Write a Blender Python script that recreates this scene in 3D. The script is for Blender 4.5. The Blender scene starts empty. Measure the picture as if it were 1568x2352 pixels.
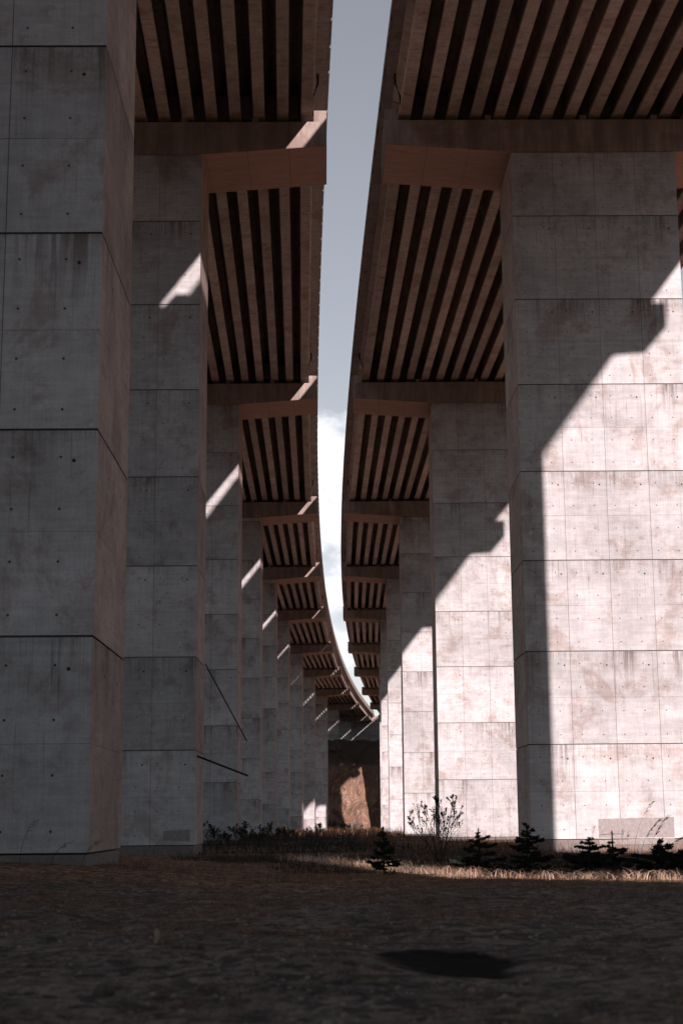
import bpy, bmesh, math, random
import numpy as np
from mathutils import Vector, Matrix
random.seed(7)
rng = np.random.default_rng(11)
S = bpy.context.scene
COL = S.collection

# ------------------------------------------------------------------ camera
PITCH, ROLL = math.radians(11.1), 0.008
cam = bpy.data.cameras.new('camera'); co = bpy.data.objects.new('camera', cam); COL.objects.link(co)
cam.sensor_fit = 'VERTICAL'; cam.sensor_height = 36.0; cam.sensor_width = 24.0
cam.lens = 3570/2352*36
cam.clip_start = .1; cam.clip_end = 6000
cam.dof.use_dof = True; cam.dof.focus_distance = 62; cam.dof.aperture_fstop = 2.6
co.matrix_world = Matrix.Rotation(math.pi/2+PITCH, 4, 'X') @ Matrix.Rotation(-ROLL, 4, 'Z')
S.camera = co

# ------------------------------------------------------------------ sky, sun, exposure
SUN_A, SUN_B = .236, .266            # per metre away from the camera the light moves left SUN_A and down SUN_B
sun_dir = Vector((SUN_A, -1, SUN_B)).normalized()   # towards the sun
elev = math.asin(sun_dir.z); azim = math.atan2(sun_dir.x, sun_dir.y)
W = bpy.data.worlds.new("World"); S.world = W; W.use_nodes = True
nt = W.node_tree; nt.nodes.clear()
def wn(t, **k):
    n = nt.nodes.new(t)
    for a, b in k.items(): setattr(n, a, b)
    return n
def wl(a, b): nt.links.new(a, b)
out = wn('ShaderNodeOutputWorld'); bg = wn('ShaderNodeBackground'); bg.inputs[1].default_value = .067
sky = wn('ShaderNodeTexSky', sky_type='NISHITA', sun_disc=False, sun_elevation=elev, sun_rotation=azim, altitude=300,
         air_density=1.0, dust_density=.5, ozone_density=1.0)
tc = wn('ShaderNodeTexCoord')
# cumulus: noise on the direction of view, thresholded, in a band of low elevations
def wmap(loc, sc):
    m = wn('ShaderNodeMapping'); m.inputs['Location'].default_value = loc; m.inputs['Scale'].default_value = sc
    wl(tc.outputs['Generated'], m.inputs[0]); return m.outputs[0]
n1 = wn('ShaderNodeTexNoise'); n1.inputs['Scale'].default_value = 9.5; n1.inputs['Detail'].default_value = 9; n1.inputs['Roughness'].default_value = .63
wl(wmap((-7.929, 4.648, .364), (1, 1, 1.6)), n1.inputs['Vector'])
n2 = wn('ShaderNodeTexNoise'); n2.inputs['Scale'].default_value = 22; n2.inputs['Detail'].default_value = 6
wl(wmap((.4, .1, .3), (1, 1, 1.8)), n2.inputs['Vector'])
sep = wn('ShaderNodeSeparateXYZ'); wl(tc.outputs['Generated'], sep.inputs[0])
band = wn('ShaderNodeFloatCurve')
c = band.mapping.curves[0]
pts = [(0, .50), (.10, .48), (.155, .46), (.178, .55), (.20, .59), (.24, .57), (.264, .36), (.34, .28), (1, .2)]
c.points[0].location = pts[0]; c.points[1].location = pts[-1]
for p in pts[1:-1]: c.points.new(*p)
band.mapping.update(); wl(sep.outputs[2], band.inputs[1])
ad = wn('ShaderNodeMath', operation='ADD'); wl(n1.outputs[0], ad.inputs[0]); wl(band.outputs[0], ad.inputs[1])
mr = wn('ShaderNodeMapRange'); mr.interpolation_type = 'SMOOTHSTEP'
mr.inputs[1].default_value = 1.00; mr.inputs[2].default_value = 1.16; wl(ad.outputs[0], mr.inputs[0])
cc = wn('ShaderNodeValToRGB'); cc.color_ramp.elements[0].position = .32; cc.color_ramp.elements[0].color = (5.0, 5.1, 5.6, 1)
cc.color_ramp.elements[1].position = .66; cc.color_ramp.elements[1].color = (9.5, 9.4, 9.6, 1); wl(n2.outputs[0], cc.inputs[0])
hs = wn('ShaderNodeHueSaturation'); hs.inputs['Saturation'].default_value = .33; wl(sky.outputs[0], hs.inputs['Color'])
mx = wn('ShaderNodeMix', data_type='RGBA'); wl(mr.outputs[0], mx.inputs[0]); gr_ = wn('ShaderNodeMix', data_type='RGBA', blend_type='MULTIPLY'); gr_.inputs[0].default_value = 1; gr_.inputs[7].default_value = (.69, .675, .69, 1); wl(hs.outputs[0], gr_.inputs[6]); wl(gr_.outputs[2], mx.inputs[6]); wl(cc.outputs[0], mx.inputs[7])
wl(mx.outputs[2], bg.inputs[0]); wl(bg.outputs[0], out.inputs[0])

sl = bpy.data.lights.new('sun', 'SUN'); sl.energy = 3.8; sl.angle = math.radians(.5); sl.color = (1, .755, .705)
so = bpy.data.objects.new('sun', sl); COL.objects.link(so); so.location = (60, -100, 80)
so.rotation_euler = (-sun_dir).to_track_quat('-Z', 'Y').to_euler()
vs = S.view_settings; vs.view_transform = 'Standard'; vs.look = 'None'; vs.gamma = 1; vs.use_curve_mapping = False; vs.exposure = 1.22
S.cycles.max_bounces = 8; S.cycles.diffuse_bounces = 5

# ------------------------------------------------------------------ helpers
def tag(o, label=None, cat=None, group=None, kind=None):
    if label: o['label'] = label
    if cat: o['category'] = cat
    if group: o['group'] = group
    if kind: o['kind'] = kind
    return o
def link(name, me, mat=None, parent=None, loc=(0, 0, 0), rz=0):
    if mat and not me.materials: me.materials.append(mat)
    o = bpy.data.objects.new(name, me); COL.objects.link(o)
    o.location = loc; o.rotation_euler = (0, 0, rz)
    if parent: o.parent = parent
    return o
def empty(name, loc=(0, 0, 0), rz=0):
    o = bpy.data.objects.new(name, None); COL.objects.link(o); o.location = loc; o.rotation_euler = (0, 0, rz); o.empty_display_size = .3
    return o
def mesh(name, v, f, smooth=False):
    me = bpy.data.meshes.new(name); me.from_pydata([tuple(p) for p in v], [], [tuple(q) for q in f]); me.update()
    if smooth: me.shade_smooth()
    return me
class MB:
    def __init__(s): s.v = []; s.f = []
    def box(s, x0, x1, y0, y1, z0, z1):
        b = len(s.v)
        s.v += [(x0, y0, z0), (x1, y0, z0), (x1, y1, z0), (x0, y1, z0), (x0, y0, z1), (x1, y0, z1), (x1, y1, z1), (x0, y1, z1)]
        s.f += [tuple(b+i for i in q) for q in ((3, 2, 1, 0), (4, 5, 6, 7), (0, 1, 5, 4), (1, 2, 6, 5), (2, 3, 7, 6), (3, 0, 4, 7))]
        return s
    def prism(s, prof, y0, y1, shift=0):      # profile in XZ extruded along Y
        b = len(s.v); n = len(prof)
        s.v += [(x, y0, z) for x, z in prof] + [(x+shift, y1, z) for x, z in prof]
        s.f += [tuple(b+i for i in range(n)), tuple(b+n+i for i in reversed(range(n)))]
        s.f += [(b+i, b+n+i, b+n+(i+1) % n, b+(i+1) % n) for i in range(n)]
        return s
    def tube(s, pts, rad, k=6):
        b = len(s.v); pts = [Vector(p) for p in pts]
        if not hasattr(rad, '__len__'): rad = [rad]*len(pts)
        for i, p in enumerate(pts):
            d = (pts[min(i+1, len(pts)-1)]-pts[max(i-1, 0)]).normalized()
            a = d.orthogonal().normalized(); c = d.cross(a)
            for j in range(k):
                t = 2*math.pi*j/k; s.v.append(tuple(p+(a*math.cos(t)+c*math.sin(t))*rad[i]))
        for i in range(len(pts)-1):
            for j in range(k):
                s.f.append((b+i*k+j, b+i*k+(j+1) % k, b+(i+1)*k+(j+1) % k, b+(i+1)*k+j))
        s.f.append(tuple(b+j for j in reversed(range(k)))); s.f.append(tuple(b+(len(pts)-1)*k+j for j in range(k)))
        return s
    def me(s, name, smooth=False): 
        m = mesh(name, s.v, s.f, smooth)
        bm = bmesh.new(); bm.from_mesh(m); bmesh.ops.recalc_face_normals(bm, faces=bm.faces); bm.to_mesh(m); bm.free()
        return m

# ------------------------------------------------------------------ materials
class NT:
    def __init__(s, name):
        s.m = bpy.data.materials.new(name); s.m.use_nodes = True; s.t = s.m.node_tree
        s.b = s.t.nodes['Principled BSDF']; s.b.inputs['Roughness'].default_value = .9
        s.b.inputs['Specular IOR Level'].default_value = .2
    def n(s, t, **k):
        n = s.t.nodes.new(t)
        for a, b in k.items(): setattr(n, a, b)
        return n
    def set(s, sock, v):
        if hasattr(v, 'node'): s.t.links.new(v, sock)
        elif v is not None: sock.default_value = v
    def math(s, op, a, b=None, c=None, clamp=False):
        n = s.n('ShaderNodeMath', operation=op, use_clamp=clamp)
        for i, v in enumerate((a, b, c)):
            if v is not None: s.set(n.inputs[i], v)
        return n.outputs[0]
    def noise(s, vec, scale, detail=4, rough=.5, dist=0, dims='3D', w=None):
        n = s.n('ShaderNodeTexNoise', noise_dimensions=dims); s.set(n.inputs['Vector'], vec)
        n.inputs['Scale'].default_value = scale; n.inputs['Detail'].default_value = detail
        n.inputs['Roughness'].default_value = rough; n.inputs['Distortion'].default_value = dist
        if w is not None: s.set(n.inputs['W'], w)
        return n.outputs[0]
    def rng(s, v, a, b, c=0., d=1., smooth=False):
        n = s.n('ShaderNodeMapRange'); n.interpolation_type = 'SMOOTHSTEP' if smooth else 'LINEAR'
        s.set(n.inputs[0], v); n.inputs[1].default_value = a; n.inputs[2].default_value = b
        s.set(n.inputs[3], c); s.set(n.inputs[4], d); return n.outputs[0]
    def mix(s, f, a, b, mode='MIX'):
        n = s.n('ShaderNodeMix', data_type='RGBA', blend_type=mode); s.set(n.inputs[0], f)
        for k, v in ((6, a), (7, b)):
            s.set(n.inputs[k], (*v, 1) if isinstance(v, tuple) and len(v) == 3 else v)
        return n.outputs[2]
    def vmath(s, op, a, b=None):
        n = s.n('ShaderNodeVectorMath', operation=op); s.set(n.inputs[0], a)
        if b is not None: s.set(n.inputs[1], b)
        return n.outputs[0]
    def sep(s, v):
        n = s.n('ShaderNodeSeparateXYZ'); s.set(n.inputs[0], v); return n.outputs
    def comb(s, x, y, z):
        n = s.n('ShaderNodeCombineXYZ')
        for i, v in enumerate((x, y, z)): s.set(n.inputs[i], v)
        return n.outputs[0]
    def bump(s, h, strength=.3, dist=.02):
        n = s.n('ShaderNodeBump'); n.inputs['Strength'].default_value = strength; n.inputs['Distance'].default_value = dist
        s.set(n.inputs['Height'], h); s.set(s.b.inputs['Normal'], n.outputs[0])
    def col(s, c): s.set(s.b.inputs['Base Color'], (*c, 1) if isinstance(c, tuple) and len(c) == 3 else c); return s.m

LIFT = 3.93
def concrete(name, lift=True, run=None, base=(.40, .437, .46), holes=True, drip=1.0, var=.16):
    M = NT(name)
    tcn = M.n('ShaderNodeTexCoord'); obj = tcn.outputs['Object']; oi = M.n('ShaderNodeObjectInfo')
    wnz = M.n('ShaderNodeTexWhiteNoise', noise_dimensions='1D'); M.set(wnz.inputs['W'], oi.outputs['Object Index']); rnd = wnz.outputs['Value'] if lift else oi.outputs['Random']
    geo0 = M.n('ShaderNodeNewGeometry')
    off = M.vmath('ADD', geo0.outputs['Position'] if lift else obj, M.comb(M.math('MULTIPLY', rnd, 91.), M.math('MULTIPLY', rnd, 57.), M.math('MULTIPLY', rnd, 33.)))
    X, Y, Z = M.sep(obj)[:3]; OX, OY, OZ = M.sep(off)[:3]
    A = M.math('ADD', OX, OY)                                   # runs along any vertical face
    if run == 'y': A, OZ = M.math('ADD', OX, OZ), M.math('MULTIPLY', OY, .8)
    if run == 'x': A, OZ = M.math('ADD', OY, OZ), M.math('MULTIPLY', OX, .8)
    big = M.noise(off, .42, 5, .55, .6)
    med = M.noise(M.comb(OX, OY, M.math('MULTIPLY', OZ, 1.7)), 1.6, 5, .62, .3)
    fine = M.noise(off, 22, 3, .6)
    streak = M.noise(M.comb(M.math('MULTIPLY', A, 5.5), 0, M.math('MULTIPLY', OZ, .28)), 1.0, 4, .65, .25)
    lines = M.noise(M.comb(M.math('MULTIPLY', A, 17.), 0, M.math('MULTIPLY', OZ, .35)), 1.0, 2, .5, .6)
    wisps = M.noise(M.comb(M.math('MULTIPLY', A, .5), 3., M.math('MULTIPLY', OZ, 7.)), 1.0, 4, .6, .35)
    v = M.rng(big, .3, .7, .84, 1.13)
    v = M.math('MULTIPLY', v, M.rng(med, .3, .72, .86, 1.10))
    v = M.math('MULTIPLY', v, M.rng(fine, .3, .7, .92, 1.07))
    v = M.math('MULTIPLY', v, M.rng(streak, .3, .7, .92, 1.06))
    v = M.math('MULTIPLY', v, M.rng(wisps, .35, .7, .90, 1.06))
    grain = M.noise(M.comb(M.math('MULTIPLY', A, 30.), 1., M.math('MULTIPLY', OZ, 1.6)), 1.0, 3, .6, .2)
    v = M.math('MULTIPLY', v, M.rng(grain, .3, .7, .93, 1.05))
    hgr = M.noise(M.comb(M.math('MULTIPLY', A, 1.4), 7., M.math('MULTIPLY', OZ, 26.)), 1.0, 3, .6, .2)
    v = M.math('MULTIPLY', v, M.rng(hgr, .3, .7, .95, 1.04))
    pat = M.noise(M.comb(M.math('MULTIPLY', A, .55), 5., M.math('MULTIPLY', OZ, .5)), 1.0, 7, .74, .35)
    patch = M.rng(pat, .50, .62, 0, 1, True)
    v = M.math('MULTIPLY', v, M.math('SUBTRACT', 1, M.math('MULTIPLY', patch, .24)))
    v = M.math('MULTIPLY', v, M.rng(rnd, 0, 1, 1-var*1.0, 1+var*.7))
    if lift: v = M.math('MULTIPLY', v, M.rng(oi.outputs['Random'], 0, 1, .95, 1.04))
    ln = M.rng(lines, .29, .38, .70, 1.0, True)
    if lift:
        # rain runs down from the joint above: strongest just under it
        top = M.rng(Z, LIFT-2.2, LIFT-.05, 0, 1)
        top2 = M.math('POWER', top, 1.6)
        dr = M.math('MULTIPLY', M.rng(streak, .40, .62, 0, 1, True), top2)
        clump = M.rng(M.noise(M.comb(A, rnd, 0), .75, 2), .48, .66, 0, 1, True)
        dr = M.math('MULTIPLY', dr, clump)
        v = M.math('MULTIPLY', v, M.math('SUBTRACT', 1, M.math('MULTIPLY', dr, .62*drip)))
        comb_ = M.rng(M.noise(M.comb(M.math('MULTIPLY', A, 15.), M.math('MULTIPLY', rnd, 40), M.math('MULTIPLY', OZ, .25)), 1.0, 2, .6), .42, .60, 0, 1, True)
        reach = M.rng(M.noise(M.comb(A, M.math('MULTIPLY', rnd, 60.), 4.), .8, 3), .42, .72, .08, 2.1)
        tt = M.math('SUBTRACT', 1, M.math('DIVIDE', M.math('SUBTRACT', LIFT, Z), reach), clamp=True)
        v = M.math('MULTIPLY', v, M.math('SUBTRACT', 1, M.math('MULTIPLY', M.math('MULTIPLY', comb_, tt), .24*drip)))
        runs = M.rng(M.noise(M.comb(M.math('MULTIPLY', A, 2.1), M.math('MULTIPLY', rnd, 9), M.math('MULTIPLY', OZ, .10)), 1.0, 3, .6, .5), .67, .76, 0, 1, True)
        v = M.math('MULTIPLY', v, M.math('SUBTRACT', 1, M.math('MULTIPLY', M.math('MULTIPLY', runs, top), .45*drip)))
        lstr = M.math('MULTIPLY', M.math('SUBTRACT', 1, ln), M.rng(Z, 0, LIFT, .3, 1.2))
        v = M.math('MULTIPLY', v, M.math('SUBTRACT', 1, lstr))
    else:
        v = M.math('MULTIPLY', v, M.math('ADD', M.math('MULTIPLY', ln, .4), .6))
    colr = M.mix(M.rng(patch, 0, 1, 0, .8), base, tuple(c*k for c, k in zip(base, (1.05, .92, .87))))
    vm = M.vmath('SCALE', colr); M.t.nodes[-1].inputs['Scale'].default_value = 1; M.t.links.new(v, M.t.nodes[-1].inputs['Scale'])
    colr = vm
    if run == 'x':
        # plywood-red underside paints in ground bounce, leaky long faces paint in deck shade
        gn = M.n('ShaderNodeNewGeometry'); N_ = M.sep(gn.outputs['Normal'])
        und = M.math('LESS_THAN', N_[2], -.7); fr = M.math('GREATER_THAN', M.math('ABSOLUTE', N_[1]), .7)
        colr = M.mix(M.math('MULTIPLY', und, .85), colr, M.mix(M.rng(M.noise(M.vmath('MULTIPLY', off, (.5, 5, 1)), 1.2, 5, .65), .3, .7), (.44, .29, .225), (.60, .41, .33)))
        leak_shade = M.noise(M.comb(M.math('MULTIPLY', OX, .9), 0., M.math('MULTIPLY', Z, .12)), 1.6, 4, .7)
        colr = M.mix(M.math('MULTIPLY', fr, M.rng(leak_shade, .35, .62, .35, .85)), colr, (.13, .115, .105))
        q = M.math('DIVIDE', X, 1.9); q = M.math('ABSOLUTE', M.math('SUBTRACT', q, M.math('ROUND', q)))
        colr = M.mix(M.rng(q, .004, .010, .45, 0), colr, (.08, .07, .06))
    if run == 'y':
        st = M.rng(M.noise(M.comb(OX, M.math('MULTIPLY', OY, 2.5), 0.), 1.3, 5, .7, .3), .52, .68, 0, .55, True)
        colr = M.mix(st, colr, (.16, .12, .10))
    if lift:
        colr = M.mix(M.math('MULTIPLY', dr, .45), colr, (.15, .10, .08))
        gn = M.n('ShaderNodeNewGeometry'); sx = M.math('GREATER_THAN', M.math('ABSOLUTE', M.sep(gn.outputs['Normal'])[0]), .7)
        bounce_tint = M.vmath('SCALE', M.mix(M.rng(grain, .3, .7), (.40, .295, .25), (.52, .40, .35))); M.t.links.new(v, M.t.nodes[-1].inputs['Scale'])  # wood-grained side faces, reddened to paint in light bounced off the ground
        colr = M.mix(M.math('MULTIPLY', sx, .65), colr, bounce_tint)
    if holes:
        def lat(c, step, offs):   # signed distance to nearest lattice line
            t = M.math('ADD', c, offs); t = M.math('DIVIDE', t, step)
            return M.math('MULTIPLY', M.math('SUBTRACT', t, M.math('ROUND', t)), step)
        geo = M.n('ShaderNodeNewGeometry')
        N = M.sep(geo.outputs['Normal'])
        ix = M.math('GREATER_THAN', M.math('ABSOLUTE', N[0]), .7)
        hor = M.math('ADD', M.math('MULTIPLY', X, M.math('SUBTRACT', 1, ix)), M.math('MULTIPLY', Y, ix))
        dx = lat(hor, .9, .45); dz = lat(Z, 1.0, .62)
        r = M.math('SQRT', M.math('ADD', M.math('MULTIPLY', dx, dx), M.math('MULTIPLY', dz, dz)))
        h = M.rng(r, .018, .034, 0, 1, True)
        colr = M.mix(h, (.05, .05, .05), colr)
        dx = lat(hor, 1.8, .2); dz = M.math('SUBTRACT', Z, LIFT-.62)
        r = M.math('SQRT', M.math('ADD', M.math('MULTIPLY', dx, dx), M.math('MULTIPLY', dz, dz)))
        h2 = M.rng(r, .026, .048, 0, 1, True)
        colr = M.mix(h2, (.025, .025, .025), colr)
    M.bump(M.math('ADD', M.math('MULTIPLY', fine, .4), M.math('ADD', med, M.math('MULTIPLY', lines, .3))), .35, .02)
    M.b.inputs['Roughness'].default_value = .88
    return M.col(colr)
m_lift = concrete('board_marked_concrete')
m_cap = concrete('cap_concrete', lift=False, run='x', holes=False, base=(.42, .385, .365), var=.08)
m_beam = concrete('beam_concrete', lift=False, run='y', holes=False, base=(.54, .47, .43), var=.25)
m_slab = concrete('slab_concrete', lift=False, run='y', holes=False, base=(.42, .385, .36), var=.05)
def plain(name, c, rough=.8, metal=0):
    M = NT(name); M.b.inputs['Roughness'].default_value = rough; M.b.inputs['Metallic'].default_value = metal
    tcn = M.n('ShaderNodeTexCoord'); nz = M.noise(tcn.outputs['Object'], 6, 5, .6)
    return M.col(M.mix(M.rng(nz, .3, .7), tuple(x*.8 for x in c), tuple(min(1, x*1.15) for x in c)))
m_joint = plain('joint_mortar', (.085, .085, .085))
m_footing = plain('footing_concrete', (.16, .155, .15))
m_paint = plain('grey_cover_paint', (.235, .235, .24))
m_pipe = plain('black_pipe', (.012, .012, .013), .5)
m_rail = plain('rail_steel', (.30, .30, .30), .5)
m_dark = plain('black_ash', (.004, .004, .004), 1); m_dark.node_tree.nodes['Principled BSDF'].inputs['Specular IOR Level'].default_value = 0

# ------------------------------------------------------------------ layout of the two viaducts
K = 2.45e-4
def C(y): return -1.40 + .5*K*(y-200)**2
def tau(y): return K*(y-200)
PY = [28.6, 66.2, 109.8, 153.5, 195, 237, 286, 335, 388, 441, 495]      # fronts of the piers
PYB = [-9, -46.5, -84, -121.5]
TH = 4.5; PW = 7.42; CO = 5.7; G = 1.33
ZP, ZE, ZT = 29.6, 30.02, 31.2; ZS = 31.48; ZD = 33.42
YA = 527                                                                # abutment
def gapr(y): return G + .55*min(1, max(0, (y-240)/200))
def ground_z(x, y): 
    xs = [-300, 0, 20, 40, 66, 110, 150, 330, 400, 700]
    zs = [-.95, -.95, -.95, -1.38, -1.55, -1.65, -1.85, -3.5, -3.2, -3.2]
    return float(np.interp(y, xs, zs))
def gz_arr(x, y):
    xs = [-300, 0, 20, 40, 66, 110, 150, 330, 400, 700]
    zs = [-.95, -.95, -.95, -1.38, -1.55, -1.65, -1.85, -3.5, -3.2, -3.2]
    z = np.interp(y, xs, zs)
    z = z + .05*np.sin(x*.31+y*.11)*np.sin(y*.23-x*.07) + .03*np.sin(x*1.1+1.3*np.sin(y*.5))*np.cos(y*.83)
    left = np.clip((-x-1.5)/4, 0, 1)*np.clip((y-18)/8, 0, 1)*np.clip((50-y)/15, 0, 1)
    z = z + .34*left
    r = np.clip((y-30)/40, 0, 1)*np.clip((x-6)/6, 0, 1)
    return z + .02*r

# ---- one lift of a pier: dark core plus formwork panels standing proud of the seams between them
def lift_panels(h, w=PW):
    g = .008; e = .014; t = TH; out = []
    nx, ny = max(1, round(w/1.8)), 3; nz = 2 if h > 2.4 else 1
    hz = (h-.035)/nz
    for i in range(nx):
        for k in range(nz):
            x0, x1 = i*w/nx+g, (i+1)*w/nx-g; z0, z1 = k*hz+g*.5, (k+1)*hz-g*.5
            if i == 0: x0 = -e
            if i == nx-1: x1 = w+e
            out.append(('f', (x0, x1, -e, .02, z0, z1))); out.append(('b', (x0, x1, t-.02, t+e, z0, z1)))
    for i in range(ny):
        for k in range(nz):
            y0, y1 = i*t/ny+g, (i+1)*t/ny-g; z0, z1 = k*hz+g*.5, (k+1)*hz-g*.5
            if i == 0: y0 = .0215
            if i == ny-1: y1 = t-.0215
            out.append(('l', (-e, .02, y0, y1, z0, z1))); out.append(('r', (w-.02, w+e, y0, y1, z0, z1)))
    return out
def core_mesh(h, w):
    return MB().box(0, w, 0, TH, 0, h-.035).me('concrete_lift')
def joined_panels(h, w, skip):
    b = MB()
    for s_, q in lift_panels(h, w):
        if s_ not in skip: b.box(*q)
    return b.me('formwork_panels')
def joint_mesh(w=PW):
    return MB().box(.03, w-.03, .03, TH-.03, -.04, .005).me('joint_band')
ME_JOINT = joint_mesh(); ME_JOINT.materials.append(m_joint)
cache = {}; PASS = [0]
def cached(key, fn, mat):
    if key not in cache:
        cache[key] = fn(); cache[key].materials.append(mat)
    return cache[key]

def cap_mesh(w=PW):
    b = MB(); x0, x1 = -CO, w+CO
    prof = [(x0, ZE-ZP), (0, 0.002), (w, 0.002), (x1, ZE-ZP), (x1, ZT-ZP), (x0, ZT-ZP)]
    b.prism(prof, 0, TH)
    m = b.me('pier_cap')
    bm = bmesh.new(); bm.from_mesh(m); bmesh.ops.bevel(bm, geom=[e for e in bm.edges], offset=.03, segments=1, affect='EDGES'); bm.to_mesh(m); bm.free()
    return m
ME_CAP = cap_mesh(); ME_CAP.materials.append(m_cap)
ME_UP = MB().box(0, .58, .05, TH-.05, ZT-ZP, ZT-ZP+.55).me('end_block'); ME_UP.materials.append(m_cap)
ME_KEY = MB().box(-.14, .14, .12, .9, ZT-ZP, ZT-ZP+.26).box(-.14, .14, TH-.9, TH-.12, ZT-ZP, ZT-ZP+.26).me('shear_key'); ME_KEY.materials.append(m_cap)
ME_BEAR = MB().box(-.22, .22, 1.55, 2.95, ZT-ZP, ZS-ZP-.003).me('bearing'); ME_BEAR.materials.append(m_joint)
NB = 17; BS = 1.085

def pier(side, y, zb, label, group, cat='bridge pier', dx=0, w=PW, yaw=None):
    xi = (C(y)-G-CO-w) if side < 0 else (C(y)+gapr(y)+CO)
    xi += dx
    th = tau(y)*.8 + .014 if yaw is None else yaw
    th = max(-.012, th)
    root = empty('bridge_pier', (xi if side > 0 else xi, y, ZP), -th)
    if side < 0:      # pivot on the inner front corner
        root.location = (xi+w-w*math.cos(th), y+w*math.sin(th), ZP)
    tag(root, label, cat, group)
    full = abs(w-PW) < .01
    kk = PY.index(y) if y in PY else 99
    jm = ME_JOINT if full else cached(('j', w), lambda: joint_mesh(w), m_joint)
    Z0 = {-1: (-.60, -1.1, -1.5, -2.2, -2.35, -2.66, -3.77, -.4-3.93, -3.9, -.98, -.98), 1: (-.98, -.98, -1.43, -1.7, -1.8, -2.2, -2.9, -3.3, -3.5, -.98, -.98)}
    z = z00 = Z0[side][kk] if kk < 99 else -.98
    zs = []
    while z < ZP-.3: zs.append(z); z += LIFT
    for i, z in enumerate(zs):
        if z+LIFT < zb: continue
        h = round(min(LIFT, ZP-z), 3)
        PASS[0] += 1
        cr = link('concrete_lift', cached(('k', h, w), lambda: core_mesh(h, w), m_joint), None, root, (0, 0, z-ZP))
        inner = 'r' if side < 0 else 'l'
        single = ('f', inner) if kk <= 3 else (('f',) if kk <= 5 else ())
        for n_, (s_, q) in enumerate(lift_panels(h, w)):
            if s_ in single:
                o = link('formwork_panel', cached(('p', h, w, n_), lambda: MB().box(*q).me('formwork_panel'), m_lift), None, cr); o.pass_index = PASS[0]
        o = link('formwork_panel_set', cached(('jp', h, w, single), lambda: joined_panels(h, w, single), m_lift), None, cr); o.pass_index = PASS[0]; o['kind'] = 'stuff'
        if i: link('joint_band', jm, None, root, (0, 0, z-ZP))
    if zb < -.5:
        f = link('footing', cached(('f', w), lambda: MB().box(.02, w-.02, .02, TH-.02, -4.0, -.03).me('footing'), m_footing), None, root, (0, 0, z00-ZP))
    cm = ME_CAP if full else cached(('c', w), lambda: cap_mesh(w), m_cap)
    cp = link('pier_cap', cm, None, root)
    link('end_block', ME_UP, None, cp, (-CO if side > 0 else w+CO-.58, 0, .001))
    for k in (3.5, 7.5, 10.5, 13.5)[:4 if full else 2]:
        link('shear_key', ME_KEY, None, cp, (-CO+.62+.3+k*BS, 0, .001))
    for k in range(NB):
        if -CO+.92+k*BS > w+CO-.3: continue
        link('bearing', ME_BEAR, None, cp, (-CO+.62+.3+k*BS, 0, .001))
    return root

ordn = ['nearest', 'second', 'third', 'fourth', 'fifth', 'sixth', 'seventh', 'eighth', 'ninth', 'tenth', 'eleventh']
PIERS = {}
for k, y in enumerate(PY):
    zb = 19 if y > 430 else ground_z(0, y)
    lab = {0: 'huge grey concrete pier cut off by the left edge, nearest of all the piers',
           1: 'second left pier, wide sunlit diagonal bar near its top, two black pipes poking out',
           9: 'short shaded left pier standing on top of the earth bank, tenth from the camera',
           10: 'farthest and shortest left pier on the earth bank, just in front of the abutment'}.get(
        k, f'{ordn[k]} pier of the left row counted from the camera, shaded, crossed by a sunlit bar')
    if k in (7, 8): lab = f'eighth left pier, lit at its foot with a slanting shadow edge' if k == 7 else 'ninth left pier, sunlit foot, its right side against the dark earth bank'
    PIERS[(-1, k)] = pier(-1, y, zb, lab, 'piers of the left viaduct', dx=.22 if k == 0 else 0)
    if k == 0:
        lab = 'right hand pier just outside the right edge, its shadow falling on the sunlit pier'
    elif k == 1: lab = 'wide sunlit pier at the right edge with a grey painted rectangle at its foot'
    elif k == 2: lab = 'second sunlit pier on the right with dark water stains running down its upper part'
    elif k == 3: lab = 'narrow sunlit pier on the right behind the leafy shrub, third in view'
    else: lab = f'{ordn[k-1]} pier in view of the right row, partly hidden by nearer sunlit piers'
    PIERS[(1, k)] = pier(1, y, zb, lab, 'piers of the right viaduct')
for k, y in enumerate(PYB):
    g = 'piers behind the photographer'
    lab = f'{ordn[k]} right viaduct pier behind the photographer, outside the picture'
    pier(1, y, -1, lab, g, dx=(3.05, .15, 0, 0)[k], w=(4.65, PW, PW, PW)[k])  # first two shifted, nearest narrowed, to leave a sunlit strip on the path

# ---- painted patches and pipes
p = PIERS[(1, 1)]
def patch(root, x0, x1, z0, z1):
    n = 14; v = []; f = []
    for i in range(n+1):
        x = x0+(x1-x0)*i/n
        for z, a in ((z0, 0), (z1, 1)):
            zz = z+random.uniform(-.012, .012)+(.05*(i/n) if a else 0)
            v.append((x, -.018, zz-ZP))
    for i in range(n): f.append((2*i, 2*i+2, 2*i+3, 2*i+1))
    b = len(v); v += [(x, -.013, z) for x, _, z in v]
    f += [(b+2*i+1, b+2*i+3, b+2*i+2, b+2*i) for i in range(n)]
    f += [(2*i+1, 2*i+3, b+2*i+3, b+2*i+1) for i in range(n)]
    link('paint_patch', mesh('paint_patch', v, f), m_paint, root)
patch(p, 2.78, 5.95, -.935, -.16); patch(p, 2.78, 5.95, -1.22, -1.02)
patch(PIERS[(-1, 1)], PW-1.3, PW-.18, -.93, -.52)
def pipe(a, b, r, lab):
    o = link('pipe', MB().tube([a, b], r, 8).me('pipe', True), m_pipe); tag(o, lab, 'pipe', 'black pipes poking out of the left pier')
pipe((-6.12, 69.2, 6.75), (-4.27, 69.6, 3.33), .028, 'thin black pipe slanting steeply down from the left pier with the light bar')
pipe((-6.3, 67.0, 2.62), (-4.08, 67.4, 1.76), .042, 'thicker black pipe slanting gently from the left pier, lower of the two')

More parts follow.
